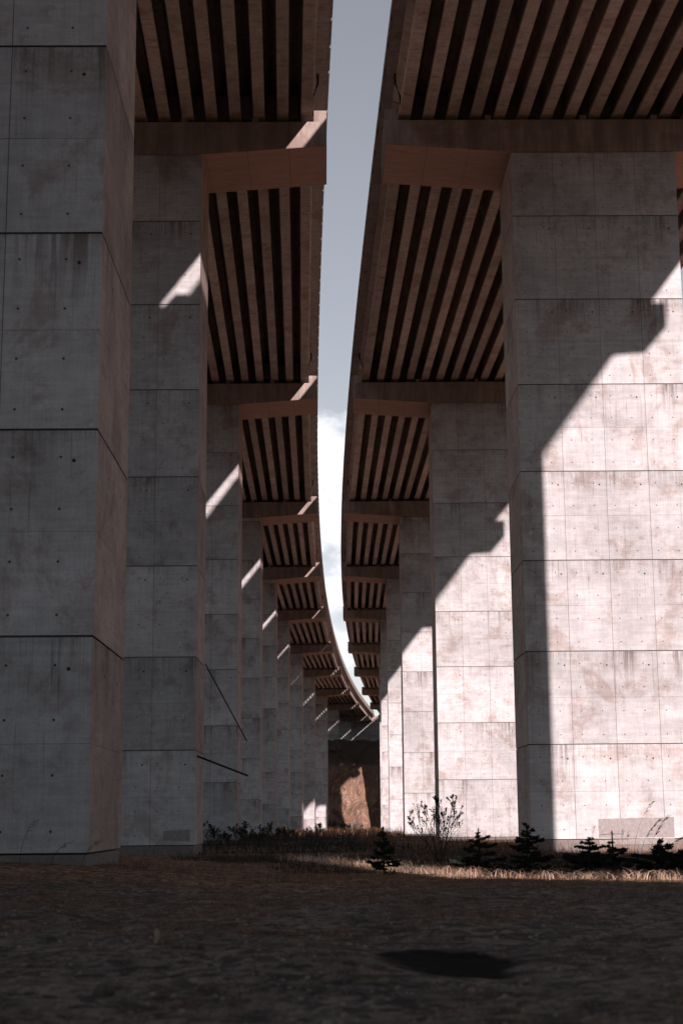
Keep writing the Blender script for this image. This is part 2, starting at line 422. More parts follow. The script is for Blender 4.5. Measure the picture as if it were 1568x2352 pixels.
# ---- deck spans
SPANS = [-159]+PYB[::-1]+PY+[YA]
def lane(side, y):     # X of the inner cap end
    return C(y)-G if side < 0 else C(y)+gapr(y)
m_fas = m_slab
def span(side, y0, y1, label, group):
    a = y0+TH/2+.06; b = y1+TH/2-.06 if y1 != YA else y1+1.0
    if y0 == -159: a = y0
    root = empty('deck_span', (lane(side, a), a, ZS)); tag(root, label, 'bridge deck', group)
    ox = lane(side, a); L = b-a; sh = lane(side, b)-ox
    prof = [(-.25, 0), (.25, 0), (.262, .02), (.262, .16), (.08, .24), (.08, 1.62), (.40, 1.76), (.40, ZD-ZS-.004), (-.40, ZD-ZS-.004), (-.40, 1.76), (-.08, 1.62), (-.08, .24), (-.262, .16), (-.262, .02)]
    bm_ = MB().prism(prof, 0, L, sh).me('beam'); bm_.materials.append(m_beam)
    for k in range(NB):
        x = side*(.62+.3+k*BS)
        link('beam', bm_, None, root, (x, 0, 0))
    # cross walls tying the beams together at both ends
    x0, x1 = sorted((side*(.92+.32), side*(.92+(NB-1)*BS-.32)))
    link('cross_wall', MB().box(x0, x1, .5, .9, .4, 1.6).me('cross_wall'), m_beam, root)
    link('cross_wall', MB().box(x0+sh, x1+sh, L-.9, L-.5, .4, 1.6).me('cross_wall'), m_beam, root)
    # slab, kerb and parapet follow the curve
    n = 12; ys = [a+(b-a+.11)*i/n for i in range(n+1)]
    def sweep(name, profs, mat, par=root):
        v = []; f = []; m = len(profs(a))
        for y in ys:
            for x, z in profs(y): v.append((x-ox, y-a, z-ZS))
        for i in range(n):
            for j in range(m):
                f.append((i*m+j, i*m+(j+1) % m, (i+1)*m+(j+1) % m, (i+1)*m+j))
        f.append(tuple(range(m))); f.append(tuple(n*m+j for j in reversed(range(m))))
        me = mesh(name, v, f)
        bb = bmesh.new(); bb.from_mesh(me); bmesh.ops.recalc_face_normals(bb, faces=bb.faces); bb.to_mesh(me); bb.free()
        return link(name, me, mat, par)
    def e_in(y): return (C(y)-1.30 if side < 0 else C(y)+1.40+(gapr(y)-G))
    wdt = 17.9
    def slab(y):
        e = e_in(y); o = e+side*wdt
        return [(e, ZD), (o, ZD), (o, ZD+.27), (e, ZD+.27)]
    sweep('deck_slab', slab, m_slab)
    hp = .8
    def hpf(y):
        if side < 0: return 1.3
        if y0 > 250: return .8
        return float(np.interp(y, [9, 11, 45, 90, 130, 175, 216, 262], [3.0, 1.4, 1.4, 1.4, 1.35, 1.35, 1.4, 1.45]))  # stretch out of view raised to block a stray sliver of sun
    def par_in(y):
        hp = hpf(y)
        e = e_in(y)+side*.005
        q = [(e-side*.12, ZD+.03), (e-side*.12, ZD+.32), (e-side*.0, ZD+.38), (e+side*.06, ZD+.27+hp), (e+side*.28, ZD+.27+hp), (e+side*.34, ZD+.275), (e-side*.015, ZD+.275), (e-side*.015, ZD+.03)]
        return q
    pr = sweep('parapet', par_in, m_fas)
    def par_out(y):
        e = e_in(y)+side*wdt
        return [(e+side*.12, ZD+.03), (e+side*.12, ZD+.32), (e, ZD+.38), (e-side*.06, ZD+1.4), (e-side*.28, ZD+1.4), (e-side*.34, ZD+.275), (e+side*.015, ZD+.275), (e+side*.015, ZD+.03)]
    sweep('parapet', par_out, m_fas)
    # joints between fascia pieces: shallow dark slots every 2.4 m
    js = MB(); q = a+1.2
    while q < b-.3:
        e = e_in(q)-ox; js.box(*sorted((e-side*.124, e-side*.05)), q-a-.02, q-a+.02, ZD-.174-ZS, ZD+.33-ZS); q += 2.4
    link('fascia_joint', js.me('fascia_joint'), m_joint, root)
    # slab brackets under the overhang
    if side > 0 and y0 > 250:
        z0 = ZD+.27+hp; rl = MB()
        q = a+.4
        rl_pts = [(e_in(y)+side*.17-ox, y-a, z0+.62-ZS) for y in ys]
        rl.tube(rl_pts, .06, 6)
        rail = link('railing', rl.me('railing'), m_rail, root)
        pm = cached('post', lambda: MB().box(-.09, .09, -.30, .30, 0, .6).me('post'), m_rail)
        while q < b:
            link('post', pm, None, rail, (e_in(q)+side*.17-ox, q-a, z0-ZS)); q += 1.87
    # drain pipe near the pier
    dp = MB(); x = e_in(b-2.2)+side*.42-ox
    dp.tube([(x, L-2.3, ZD-ZS+.05), (x, L-2.3, ZD-ZS-.45), (x+side*.25, L-1.6, ZD-ZS-.8), (x+side*.25, L-1.2, ZD-ZS-1.5)], .05, 8)
    link('drain_pipe', dp.me('drain_pipe', True), m_pipe, root)
    return root
for side, nm in ((-1, 'left'), (1, 'right')):
    for i in range(len(SPANS)-1):
        y0, y1 = SPANS[i], SPANS[i+1]
        j = i-4
        if j < 0: lab = f'{ordn[-j-1]} deck span of the {nm} viaduct behind the photographer'
        elif j == 0: lab = f'{nm} deck span at the top of the picture, brown girders seen from below'
        elif j == len(SPANS)-6: lab = f'last and farthest {nm} deck span, reaching the abutment'
        else: lab = f'{nm} deck span between {ordn[j-1]} and {ordn[j]} pier, striped girders seen from below'
        span(side, y0, y1, lab, f'deck spans of the {nm} viaduct')

# ---- abutment wall at the far end
ab = empty('abutment', (C(YA), YA, 0)); tag(ab, 'wide concrete abutment wall on top of the earth bank, closing the far end', 'abutment')
for i in range(8):
    for k in range(4):
        x0 = -21.6+i*5.4
        if -21.6+i*5.4 > 19: continue
        z0 = 15+k*3.93
        link('wall_panel', cached(('ab', k == 3), lambda: MB().box(.012, 5.388, 0, 1.4, .012, (31.2-z0 if k == 3 else 3.93)-.012).me('wall_panel'), m_lift), None, ab, (x0, 0, z0))
link('wall_core', MB().box(-21.5, 21.4, .05, 1.5, 15, 31.15).me('wall_core'), m_joint, ab)
link('bearing_wall', MB().box(-21.6, 21.6, 1.55, 3, 15, 33.4).me('bearing_wall'), m_cap, ab)

# ------------------------------------------------------------------ ground
ASH = (.67, 10.5)
def soil_mat():
    M = NT('dry_soil')
    geo = M.n('ShaderNodeNewGeometry'); P = geo.outputs['Position']; X, Y, Z = M.sep(P)[:3]
    big = M.noise(P, .16, 4, .6, .5); med = M.noise(P, 1.3, 6, .65, .4); fine = M.noise(P, 14, 5, .7)
    grit = M.n('ShaderNodeTexVoronoi'); grit.inputs['Scale'].default_value = 19; M.set(grit.inputs['Vector'], P)
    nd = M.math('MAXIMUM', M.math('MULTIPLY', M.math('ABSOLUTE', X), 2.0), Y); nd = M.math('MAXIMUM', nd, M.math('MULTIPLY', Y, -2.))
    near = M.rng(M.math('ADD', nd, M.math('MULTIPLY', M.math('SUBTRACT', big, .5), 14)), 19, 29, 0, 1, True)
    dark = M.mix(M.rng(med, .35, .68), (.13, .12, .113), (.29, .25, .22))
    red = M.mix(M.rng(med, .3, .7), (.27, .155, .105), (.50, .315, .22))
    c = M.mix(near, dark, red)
    clod = M.noise(P, 5.5, 4, .65, .8)
    c = M.mix(M.rng(clod, .44, .56, .75, 0, True), c, (.022, .022, .022))
    tuft = M.noise(M.vmath('MULTIPLY', P, (1.3, 1, 1)), 2.6, 6, .75, .3)
    c = M.mix(M.rng(tuft, .56, .68, 0, .65, True), c, (.26, .20, .15))
    c = M.mix(M.rng(fine, .40, .66, 0, .55, True), c, (.035, .030, .028))
    peb = M.math('MULTIPLY', M.math('LESS_THAN', grit.outputs['Distance'], .22), M.math('GREATER_THAN', M.sep(grit.outputs['Color'])[0], .82))
    c = M.mix(peb, c, (.24, .21, .185))
    # burnt patch with ragged soft edge
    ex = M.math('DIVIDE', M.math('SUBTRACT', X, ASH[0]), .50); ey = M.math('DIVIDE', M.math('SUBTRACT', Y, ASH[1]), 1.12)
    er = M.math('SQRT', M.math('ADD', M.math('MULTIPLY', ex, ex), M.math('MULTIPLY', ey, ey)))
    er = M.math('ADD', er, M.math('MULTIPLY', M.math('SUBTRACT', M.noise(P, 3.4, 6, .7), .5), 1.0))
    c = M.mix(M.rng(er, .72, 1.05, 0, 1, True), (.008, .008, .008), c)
    M.bump(M.math('ADD', M.math('MULTIPLY', clod, .6), M.math('MULTIPLY', fine, .6)), .8, .04)
    M.b.inputs['Roughness'].default_value = 1; M.b.inputs['Specular IOR Level'].default_value = .05
    return M.col(c)
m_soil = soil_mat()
def veg_mat0(name, c1, c2):
    M = NT(name); geo = M.n('ShaderNodeNewGeometry')
    return M.col(M.mix(M.rng(M.noise(geo.outputs['Position'], .03, 6, .7), .35, .65), c1, c2))
def grid(name, xs, ys, zf, mat, smooth=True):
    Xg, Yg = np.meshgrid(xs, ys); Zg = zf(Xg, Yg)
    v = np.stack([Xg.ravel(), Yg.ravel(), Zg.ravel()], 1)
    nx, ny = len(xs), len(ys)
    i = (np.arange(ny-1)[:, None]*nx+np.arange(nx-1)[None, :]).ravel()
    f = np.stack([i, i+1, i+nx+1, i+nx], 1)
    me = bpy.data.meshes.new(name); me.from_pydata(v.tolist(), [], f.tolist()); me.update()
    if smooth: me.shade_smooth()
    return link(name, me, mat)
def vnoise(x, y, s, seed):
    r = np.random.default_rng(seed).random((256, 256))
    x = x*s+1000; y = y*s+1000; xi = np.floor(x).astype(int); yi = np.floor(y).astype(int); fx = x-xi; fy = y-yi
    fx = fx*fx*(3-2*fx); fy = fy*fy*(3-2*fy)
    g = lambda a, b: r[a % 256, b % 256]
    return (g(xi, yi)*(1-fx)+g(xi+1, yi)*fx)*(1-fy)+(g(xi, yi+1)*(1-fx)+g(xi+1, yi+1)*fx)*fy
def hz(x, y):
    d = np.exp(-((y-8)/40)**2)
    return gz_arr(x, y)-.05*np.exp(-(((x-ASH[0])/.45)**2+((y-ASH[1])/1.0)**2))+.07*(vnoise(x, y, .9, 1)-.5)+.035*(vnoise(x, y, 3.1, 2)-.5)+.014*(vnoise(x, y, 9, 3)-.5)
def conc(lo, hi, n, p): 
    t = np.linspace(-1, 1, n); return (lo+hi)/2+(hi-lo)/2*np.sign(t)*np.abs(t)**p
ys = np.concatenate([np.linspace(-900, -20, 12), np.linspace(-10, 3, 8), np.arange(4, 30, .07), np.arange(30, 66, .2), np.arange(66, 160, 1.2), np.linspace(161, 412, 70)])
xs = np.concatenate([-np.geomspace(900, 9.5, 16), np.arange(-9, -4.5, .25), np.arange(-4.5, 6, .08), np.arange(6, 20, .3), np.geomspace(21, 900, 16)])
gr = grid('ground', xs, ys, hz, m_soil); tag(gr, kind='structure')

# unseen ridge added behind the photographer to block bright horizon sky
def hill(x, y):
    r = np.clip((-y-330)/420, 0, 1); r = r*r*(3-2*r)
    return -4+r*(96+34*vnoise(x, y, .006, 31)+14*vnoise(x, y, .02, 32))
hx = np.linspace(-1500, 1500, 90); hy = np.concatenate([np.linspace(-1500, -900, 8), np.linspace(-880, -320, 40)])
def hill_r(x, y):  # unseen slope added on the right to bounce warm light on pier sides
    r = np.clip((x-95-.12*np.clip(y, 0, 900))/300, 0, 1); r = r*r*(3-2*r)
    return -4.5+r*(70+30*vnoise(x, y, .008, 35))
hr = grid('bounce_hillside', np.linspace(60, 900, 40), np.linspace(-300, 900, 50), hill_r, veg_mat0('bounce_red_slope', (.22, .14, .10), (.38, .26, .19))); tag(hr, kind='structure')
hl = grid('sky_block_hills', hx, hy, hill, veg_mat0('sky_block_scrub', (.09, .075, .05), (.16, .12, .08))); tag(hl, kind='structure')
# cut earth bank closing the valley
def cliff_mat():
    M = NT('red_earth_bank')
    geo = M.n('ShaderNodeNewGeometry'); P = geo.outputs['Position']
    Z = M.sep(P)[2]
    a = M.noise(P, .10, 6, .65, .8); b = M.noise(M.vmath('MULTIPLY', P, (1, 1, .4)), .55, 7, .72, 1.6); f = M.noise(P, 3, 5, .7)
    c = M.mix(M.rng(a, .35, .66), (.13, .09, .07), (.28, .19, .14))
    c = M.mix(M.rng(b, .50, .66, 0, .8, True), c, (.46, .35, .28))
    c = M.mix(M.rng(M.noise(P, .22, 3, .6, .5), .60, .68, 0, .8, True), c, (.20, .17, .155))
    c = M.mix(M.rng(f, .38, .62, .55, 0), c, (.06, .035, .025))
    top = M.math('MULTIPLY', M.rng(Z, 12.5, 14.5, 0, .8, True), M.rng(f, .35, .5, .3, 1))
    c = M.mix(top, c, (.035, .038, .036))
    M.bump(M.math('ADD', b, M.math('MULTIPLY', f, .4)), 1, .5)
    return M.col(c)
m_cliff = cliff_mat()
xs = np.concatenate([-np.geomspace(900, 31, 14), np.arange(-30, 45, .45), np.geomspace(46, 900, 14)])
t = np.concatenate([np.linspace(0, 1, 90), np.linspace(1.04, 1.5, 16), np.linspace(1.7, 30, 30)])
XX, TT = np.meshgrid(xs, t)
prof_y = np.interp(TT, [0, .60, .66, .70, 1, 1.5, 30], [403, 411, 413.5, 415, 424, 440, 1600])
prof_z = np.interp(TT, [0, .60, .66, .70, 1, 1.5, 30], [-4.0, 11.5, 13.0, 13.4, 20.2, 20.4, 24])
rug = np.clip(TT*6, 0, 1)
n_ = (vnoise(XX, prof_z, .16, 21)-.5)*3.2+(vnoise(XX, prof_z, .45, 22)-.5)*1.6+(vnoise(XX, prof_z, 1.3, 23)-.5)*.7
YY = prof_y+n_*rug*np.where(TT < 1.5, 1, 0)
ZZ = prof_z+(vnoise(XX, TT*30, .5, 25)-.5)*np.where(TT > .6, 1.3, .3)*np.where(TT > 1.5, .6, 1)
i = (np.arange(len(t)-1)[:, None]*len(xs)+np.arange(len(xs)-1)[None, :]).ravel()
cl = bpy.data.meshes.new('earth_bank'); cl.from_pydata(np.stack([XX.ravel(), YY.ravel(), ZZ.ravel()], 1).tolist(), [], np.stack([i, i+1, i+len(xs)+1, i+len(xs)], 1).tolist()); cl.update()
tag(link('earth_bank', cl, m_cliff), kind='structure')

# ------------------------------------------------------------------ rocks
def rock_mesh(seed, sub=2):
    bm = bmesh.new(); bmesh.ops.create_icosphere(bm, subdivisions=sub, radius=1)
    r = random.Random(seed); dirs = [(Vector((r.uniform(-1, 1), r.uniform(-1, 1), r.uniform(-1, 1))).normalized(), r.uniform(.55, .95)) for _ in range(11)]
    for v in bm.verts:
        for d, k in dirs:
            q = v.co.dot(d)
            if q > k: v.co -= d*(q-k)
    me = bpy.data.meshes.new('stone'); bm.to_mesh(me); bm.free(); return me
def stone_mat(name, c):
    M = NT(name); tcn = M.n('ShaderNodeTexCoord'); nz = M.noise(tcn.outputs['Object'], 2.2, 6, .7)
    M.bump(nz, .6, .1)
    return M.col(M.mix(M.rng(nz, .3, .7), tuple(x*.6 for x in c), c))
m_stone = stone_mat('pale_stone', (.13, .12, .11)); m_stone2 = stone_mat('bank_boulder', (.34, .32, .30))
def rock(x, y, s, sz, lab, mat, name='stone', z=None, seed=1, group=None, cat='stone'):
    o = link(name, rock_mesh(seed), mat, None, (x, y, (float(hz(np.array([x]), np.array([y]))[0]) if z is None else z)+s*sz*.3), seed)
    o.scale = (s, s*.8, s*sz); tag(o, lab, cat, group); return o
def at(px, py, D):      # point of the photograph (1568 px wide) at a distance
    u = px-784; v = 1176-py; c, s = math.cos(ROLL), math.sin(ROLL)
    u2 = c*u+s*v; v2 = -s*u+c*v; f = 3570
    d = (u2, f*math.cos(PITCH)-v2*math.sin(PITCH), f*math.sin(PITCH)+v2*math.cos(PITCH))
    return (d[0]*D/d[1], D, d[2]*D/d[1])
rock(*at(236, 2245, 9.0)[:2], .075, .7, 'pale rounded stone half buried in the dark soil at lower left', m_stone, seed=3)
rock(*at(1230, 2400, 6.8)[:2], .04, .8, 'small stone in the dark soil below the picture', m_stone, seed=4) if False else None
stub = MB().tube([(0, 0, -.05), (.004, 0, .05), (0, .01, .095)], [.020, .019, .015], 7).me('stake', True)
x, y, _ = at(360, 2170, 11.4); o = link('stake', stub, stone_mat('bleached_wood', (.36, .30, .22)), None, (x, y, float(hz(np.array([x]), np.array([y]))[0]))); tag(o, 'short pale wooden stub standing upright in the dark soil', 'stake')
for (px, py, s, sd) in ((655, 2003, .12, 5), (590, 2008, .07, 6), (418, 1982, .06, 7), (690, 2004, .06, 8)):
    D = .98/((py-1876)/3570); 
    rock(*at(px, py, D)[:2], s, .6, {5: 'largest pale stone on the reddish soil line near the middle', 6: 'small orange brown stone on the reddish soil line', 7: 'small pale stone by the foot of the second left pier', 8: 'small pale stone right of the largest one on the soil line'}[sd], m_stone, seed=sd)
for (px, py, s, sd, lab) in ((1103-0, 0, 0, 0, ''),): pass
for (nx, ny, s, sd, lab) in ((1103, 2463, .95, 11, 'pale boulder on the ledge of the earth bank, left of two'), (1138, 2462, .7, 12, 'smaller grey boulder on the ledge of the earth bank, right of two'), (1075, 2415, 1.3, 13, 'flat brown boulder near the top of the earth bank')):
    x, y, z = at(nx*1568/2200, ny*1568/2200, 413 if sd < 13 else 419)
    rock(x, y-1.0, s, .6, lab, m_stone2 if sd < 13 else m_cliff, 'boulder', z-.4, sd, None, 'boulder')
# gravel: uncountable
def scatter_gravel(n, mat, lab, name, s0, s1, pw, pd):
    base = [np.array([v.co for v in rock_mesh(30+k, 1).vertices]) for k in range(4)]; fb = [np.array([p.vertices[:] for p in rock_mesh(30+k, 1).polygons]) for k in range(4)]
    V = []; F = []; c = 0
    D = 5.5+25*rng.random(n)**pd; x = (rng.random(n)-.5)*.52*D; s = s0+s1*rng.random(n)**pw
    z = hz(x, D)
    for i in range(n):
        if ((x[i]-ASH[0])/.62)**2+((D[i]-ASH[1])/1.3)**2 < 1: continue
        k = i % 4; a = rng.random()*6.28; R = np.array([[math.cos(a), -math.sin(a), 0], [math.sin(a), math.cos(a), 0], [0, 0, .6]])
        V.append(base[k]@R.T*s[i]+np.array([x[i], D[i], z[i]+s[i]*.2])); F.append(fb[k]+c); c += len(base[k])
    me = bpy.data.meshes.new(name); me.from_pydata(np.concatenate(V).tolist(), [], np.concatenate(F).tolist()); me.update()
    tag(link(name, me, mat), lab, name, kind='stuff')
scatter_gravel(2600, stone_mat('light_pebble', (.30, .27, .24)), 'small stones scattered over the dark foreground soil', 'gravel', .006, .024, 4, 1.5)
scatter_gravel(1600, stone_mat('soil_clod', (.20, .155, .125)), 'brown clods of dry earth all over the foreground', 'clods', .008, .040, 4, 1.1)
# ------------------------------------------------------------------ vegetation
def veg_mat(name, c1, c2, trans=.0):
    M = NT(name); geo = M.n('ShaderNodeNewGeometry')
    r = M.n('ShaderNodeTexNoise'); 
    nz = M.noise(geo.outputs['Position'], 3.1, 2)
    c = M.mix(M.rng(nz, .3, .7), c1, c2)
    c = M.mix(geo.outputs['Random Per Island'], c, tuple(x*.55 for x in c1))
    return M.col(c)
m_straw = veg_mat('dry_straw', (.40, .30, .22), (.55, .45, .35))
m_rust = veg_mat('rusty_grass', (.20, .11, .065), (.30, .18, .11))
m_weed = veg_mat('dark_weeds', (.030, .036, .034), (.060, .060, .052))
m_spruce = veg_mat('spruce_needles', (.026, .042, .034), (.046, .064, .052))
m_bark = veg_mat('bark', (.05, .04, .03), (.08, .06, .05))
m_leaf = veg_mat('shrub_leaves', (.03, .038, .028), (.05, .055, .04))
m_grey = veg_mat('silver_leaves', (.16, .18, .16), (.26, .28, .25))

m_dead = veg_mat('dead_grass', (.12, .09, .07), (.27, .20, .15))
def blades(name, x, y, h, w, lean, mat, lab, bend=.5, z=None, seg=2, cat='grass'):
    n = len(x); a = rng.random(n)*2*np.pi; b = rng.random(n)*2*np.pi
    z0 = hz(x, y) if z is None else z
    L = lean*rng.random(n)*h
    dx, dy = np.cos(a)*L, np.sin(a)*L; wx, wy = np.cos(b)*w/2, np.sin(b)*w/2
    rows = []
    for k in range(seg+1):
        t = k/seg; wt = 1-t*.85
        px = x+dx*t**(1+bend); py = y+dy*t**(1+bend); pz = z0-.02+h*(t-.25*bend*t**3*lean)
        rows.append(np.stack([px-wx*wt, py-wy*wt, pz], 1)); rows.append(np.stack([px+wx*wt, py+wy*wt, pz], 1))
    V = np.stack(rows, 1).reshape(-1, 3); m = 2*(seg+1)
    base = np.arange(n)*m; F = []
    for k in range(seg): F.append(np.stack([base+2*k, base+2*k+1, base+2*k+3, base+2*k+2], 1))
    F = np.concatenate(F)
    me = bpy.data.meshes.new(name); me.from_pydata(V.tolist(), [], F.tolist()); me.update()
    o = link(name, me, mat); tag(o, lab, cat, kind='stuff'); return o
def clumped(n, x0, x1, y0, y1, s=.8, thr=.5, seed=5, fn=None):
    xs, ys = [], []; tot = 0
    while tot < n:
        x = x0+(x1-x0)*rng.random(n*2); y = y0+(y1-y0)*rng.random(n*2)
        k = vnoise(x, y, s, seed) > thr+.25*(rng.random(len(x))-.5)
        if fn is not None: k &= fn(x, y)
        xs.append(x[k]); ys.append(y[k]); tot += k.sum()
        if k.sum() == 0: break
    return np.concatenate(xs)[:n], np.concatenate(ys)[:n]
infr = lambda x, y: (np.abs(x) < .235*y+.6) & (((x-ASH[0])/.56)**2+((y-ASH[1])/1.2)**2 > 1)
x, y = clumped(42000, -6, 7, 6, 28, 1.4, .54, 5, infr)
blades('grass', x, y, .02+.09*rng.random(len(x))**2, .007, 2.2, m_dead, 'short dark dead grass on the foreground soil')
x, y = clumped(16000, -7, 8, 13, 34, .9, .58, 6, infr)
blades('grass', x, y, .03+.10*rng.random(len(x)), .007, 1.7, m_rust, 'sparse reddish dry grass at the edge of the path')
def U(x, y): return x+SUN_A*y
x, y = clumped(3600, -1, 8, 21, 46, 2.2, .56, 7, lambda x, y: infr(x, y) & (U(x, y) > np.interp(x, [2, 4.5], [10.7, 11.5])) & (U(x, y) < 12.4))
blades('grass', x, y, .05+.36*rng.random(len(x))**2, .017, 2.4, m_straw, 'pale sunlit straw lying along the edge of the path', 1.0, seg=3)
x, y = clumped(260, -1, 8, 21, 46, 1.1, .5, 17, lambda x, y: infr(x, y) & (U(x, y) > np.interp(x, [2, 4.5], [10.7, 11.4])) & (U(x, y) < 12.6))
blades('grass', x, y, .25+.35*rng.random(len(x)), .020, 2.2, m_straw, 'long bent straw stalks standing out of the sunlit strip', 1.6, seg=5)
x, y = clumped(30000, -12, 15, 38, 64, .35, .30, 8, lambda x, y: infr(x, y) & (U(x, y) > 8+(x < 0)*0))
blades('weeds', x, y, .08+.30*rng.random(len(x))**2, .014, 1.3, m_weed, 'dark knee high weeds in front of the right pier', .6, seg=2, cat='weeds')
x, y = clumped(9000, -12, 15, 30, 64, .5, .45, 9, lambda x, y: infr(x, y) & (U(x, y) > 11))
blades('grass', x, y, .08+.36*rng.random(len(x))**2.5, .010, 1.3, m_dead, 'pale dry stalks among the dark weeds', .8, seg=2)
x, y = clumped(2600, 6, 17, 62, 66, .9, .50, 10, infr)
blades('grass', x, y, .10+.75*rng.random(len(x))**3, .012, .8, m_rust, 'rusty sunlit grass at the foot of the right piers', .5, seg=3)
x, y = clumped(4000, 1, 9, 66, 109, .5, .45, 10, infr)
blades('grass', x, y, .10+.8*rng.random(len(x))**3, .016, .8, m_rust, 'rusty grass between the first two sunlit piers', .5, seg=3)
x, y = clumped(9000, -9, 4, 26, 66, .6, .5, 12, infr)
blades('grass', x, y, .06+.22*rng.random(len(x))**2, .010, 1.2, m_rust, 'thin dry grass in the shade beside the left piers', .8)
x, y = clumped(22000, -12, 8, 66, 150, .20, .40, 13, infr)
blades('weeds', x, y, .12+.6*rng.random(len(x))**3, .026, 1.0, m_weed, 'dark weeds on the valley floor between the rows', .6, cat='weeds')
x, y = clumped(12000, -14, 16, 150, 402, .12, .40, 14, infr)
blades('weeds', x, y, .3+1.0*rng.random(len(x))**2, .07, .6, m_rust, 'low brown growth on the far valley floor', .6, cat='weeds')

# leafy weed: stems with little leaves towards the tips
def leafy(seed, h, stems, spread, leaves=26, lsize=.05, rad=.006, bias=0, up=.5):
    r = random.Random(seed); st = MB(); lf = MB()
    def leaf(p, d, s):
        a = d.orthogonal().normalized(); a.rotate(Matrix.Rotation(r.uniform(0, 6.28), 3, d)); q = (d*.6+a).normalized()
        w = q.cross(d).normalized()*s*.28; b = len(lf.v)
        lf.v += [tuple(p), tuple(p+q*s*.5+w), tuple(p+q*s), tuple(p+q*s*.5-w)]; lf.f.append((b, b+1, b+2, b+3))
    def grow(p, d, L, rr, lev):
        n = 6; pts = [p.copy()]
        for i in range(n):
            d = (d+Vector((r.uniform(-1, 1), r.uniform(-1, 1), r.uniform(-.3, .6)))*.14).normalized(); p = p+d*L/n; pts.append(p.copy())
            t = (i+1)/n
            if lev < 2 and i >= 1 and r.random() < (.85 if lev == 0 else .5):
                dd = (d*.7+Vector((r.uniform(-1, 1), r.uniform(-1, 1), r.uniform(0, .6)))*.8).normalized(); grow(p, dd, L*(1.1-t)*.55+.05, rr*.6, lev+1)
            for _ in range(int(leaves*(.25+t*(1 if lev else .5))/6)+1):
                leaf(pts[-2].lerp(p, r.random()), d, lsize*r.uniform(.5, 1.2))
        for _ in range(9): leaf(p+Vector((r.uniform(-1, 1), r.uniform(-1, 1), r.uniform(-1, 1)))*lsize*.35, d, lsize*r.uniform(.5, .9))
        st.tube(pts, [rr*(1-.6*i/n) for i in range(n+1)], 4)
    for k in range(stems):
        a = r.uniform(0, 6.28); d = Vector((math.cos(a)*spread+bias, math.sin(a)*spread, 1)).normalized()
        grow(Vector((r.uniform(-.05, .05), r.uniform(-.05, .05), -.05)), d, h*r.uniform(.75, 1), rad, 0)
    return st.me('stem'), lf
def put_leafy(name, x, y, args, lab, cat, group=None, mat=None, z=None, mats=None):
    s, l = args; zz = float(hz(np.array([x]), np.array([y]))[0]) if z is None else z
    e = empty(name, (x, y, zz), random.uniform(0, .5)); tag(e, lab, cat, group)
    link('stem', s, m_bark, e); link('foliage', l, mat or m_leaf, e); return e
def lm(args): s, l = args; return s, mesh('foliage', l.v, l.f)
# the tall thistle like shrub in the middle
e = put_leafy('shrub', at(1010, 1990, 46)[0], 46, lm(leafy(9, 2.05, 10, .40, 26, .050, .014)), 'tall dark thorny shrub against the pale sunlit piers', 'shrub')
e.rotation_euler[2] = 0
# left weeds behind the second pier
WL = {485: 'tall leafy weed right beside the second left pier', 500: 'leafy weed just right of the one beside the second left pier', 520: 'short weed in front of the third left pier, low in its gap',
      530: 'low weed at the middle of the third left pier foot', 548: 'tall bushy weed before the right edge of the third left pier', 566: 'leafy weed where the third and fourth left piers meet', 575: 'weed at the left side of the fourth left pier foot',
      590: 'weed before the right edge of the fourth left pier', 603: 'low weed at the left side of the fifth left pier foot', 612: 'tall weed in front of the fifth left pier', 634: 'tall weed in front of the fifth and sixth left pier corner', 655: 'weed before the sixth left pier',
      660: 'slim weed at the right edge of the sixth left pier', 682: 'weed in front of the seventh left pier', 705: 'weed at the foot of the eighth left pier', 732: 'rightmost weed, before the sunlit ninth left pier'}
weed_v = [lm(leafy(40+k, 1.2, 7, .45, 6, .07, .010)) for k in range(4)]
for px, h, D in ((485, 1.0, 84), (500, .8, 80), (520, .55, 86), (548, 1.05, 92), (566, .9, 94), (590, .7, 97), (612, 1.0, 104), (634, .9, 108), (655, .65, 112), (682, .7, 125), (705, .7, 135), (732, .8, 150), (660, .8, 118), (575, .7, 90), (603, .6, 99), (530, .7, 89)):
    p_ = at(px, 1920, D); e = put_leafy('weed_bush', p_[0], D, weed_v[(px) % 4], '', 'weed', 'leafy weeds at the feet of the left piers')
    e.scale = (h*1.1, h*1.1, h*1.1); del_lab = None
    e['label'] = WL[px]; e.rotation_euler[2] = px*.7
# grass plumes and stalks by the right pier
def plume(h, lean, seed, head=.35, n=34):
    r = random.Random(seed); st = MB(); hd = MB(); pts = []
    for i in range(9):
        t = i/8; pts.append(Vector((lean*t**2.2*h, .03*math.sin(t*3), h*(t-.12*abs(lean)*t**3))))
    st.tube([(q.x, q.y, q.z) for q in pts], [.006*(1-.7*i/8) for i in range(9)], 4)
    for k in range(n):
        t = 1-head*r.random(); i = min(7, int(t*8)); p = pts[i].lerp(pts[i+1], t*8-i); d = (pts[i+1]-pts[i]).normalized()
        s = r.uniform(.05, .13); q = p+d*s*.8+Vector((r.uniform(-.3, 1)*s, r.uniform(-.5, .5)*s, r.uniform(-.4, .2)*s)); w = Vector((0, .0, .006)); b = len(hd.v)
        hd.v += [tuple(p), tuple(p.lerp(q, .6)+w), tuple(q), tuple(p.lerp(q, .6)-w)]; hd.f.append((b, b+1, b+2, b+3))
    return st.me('stalk'), mesh('seed_head', hd.v, hd.f)
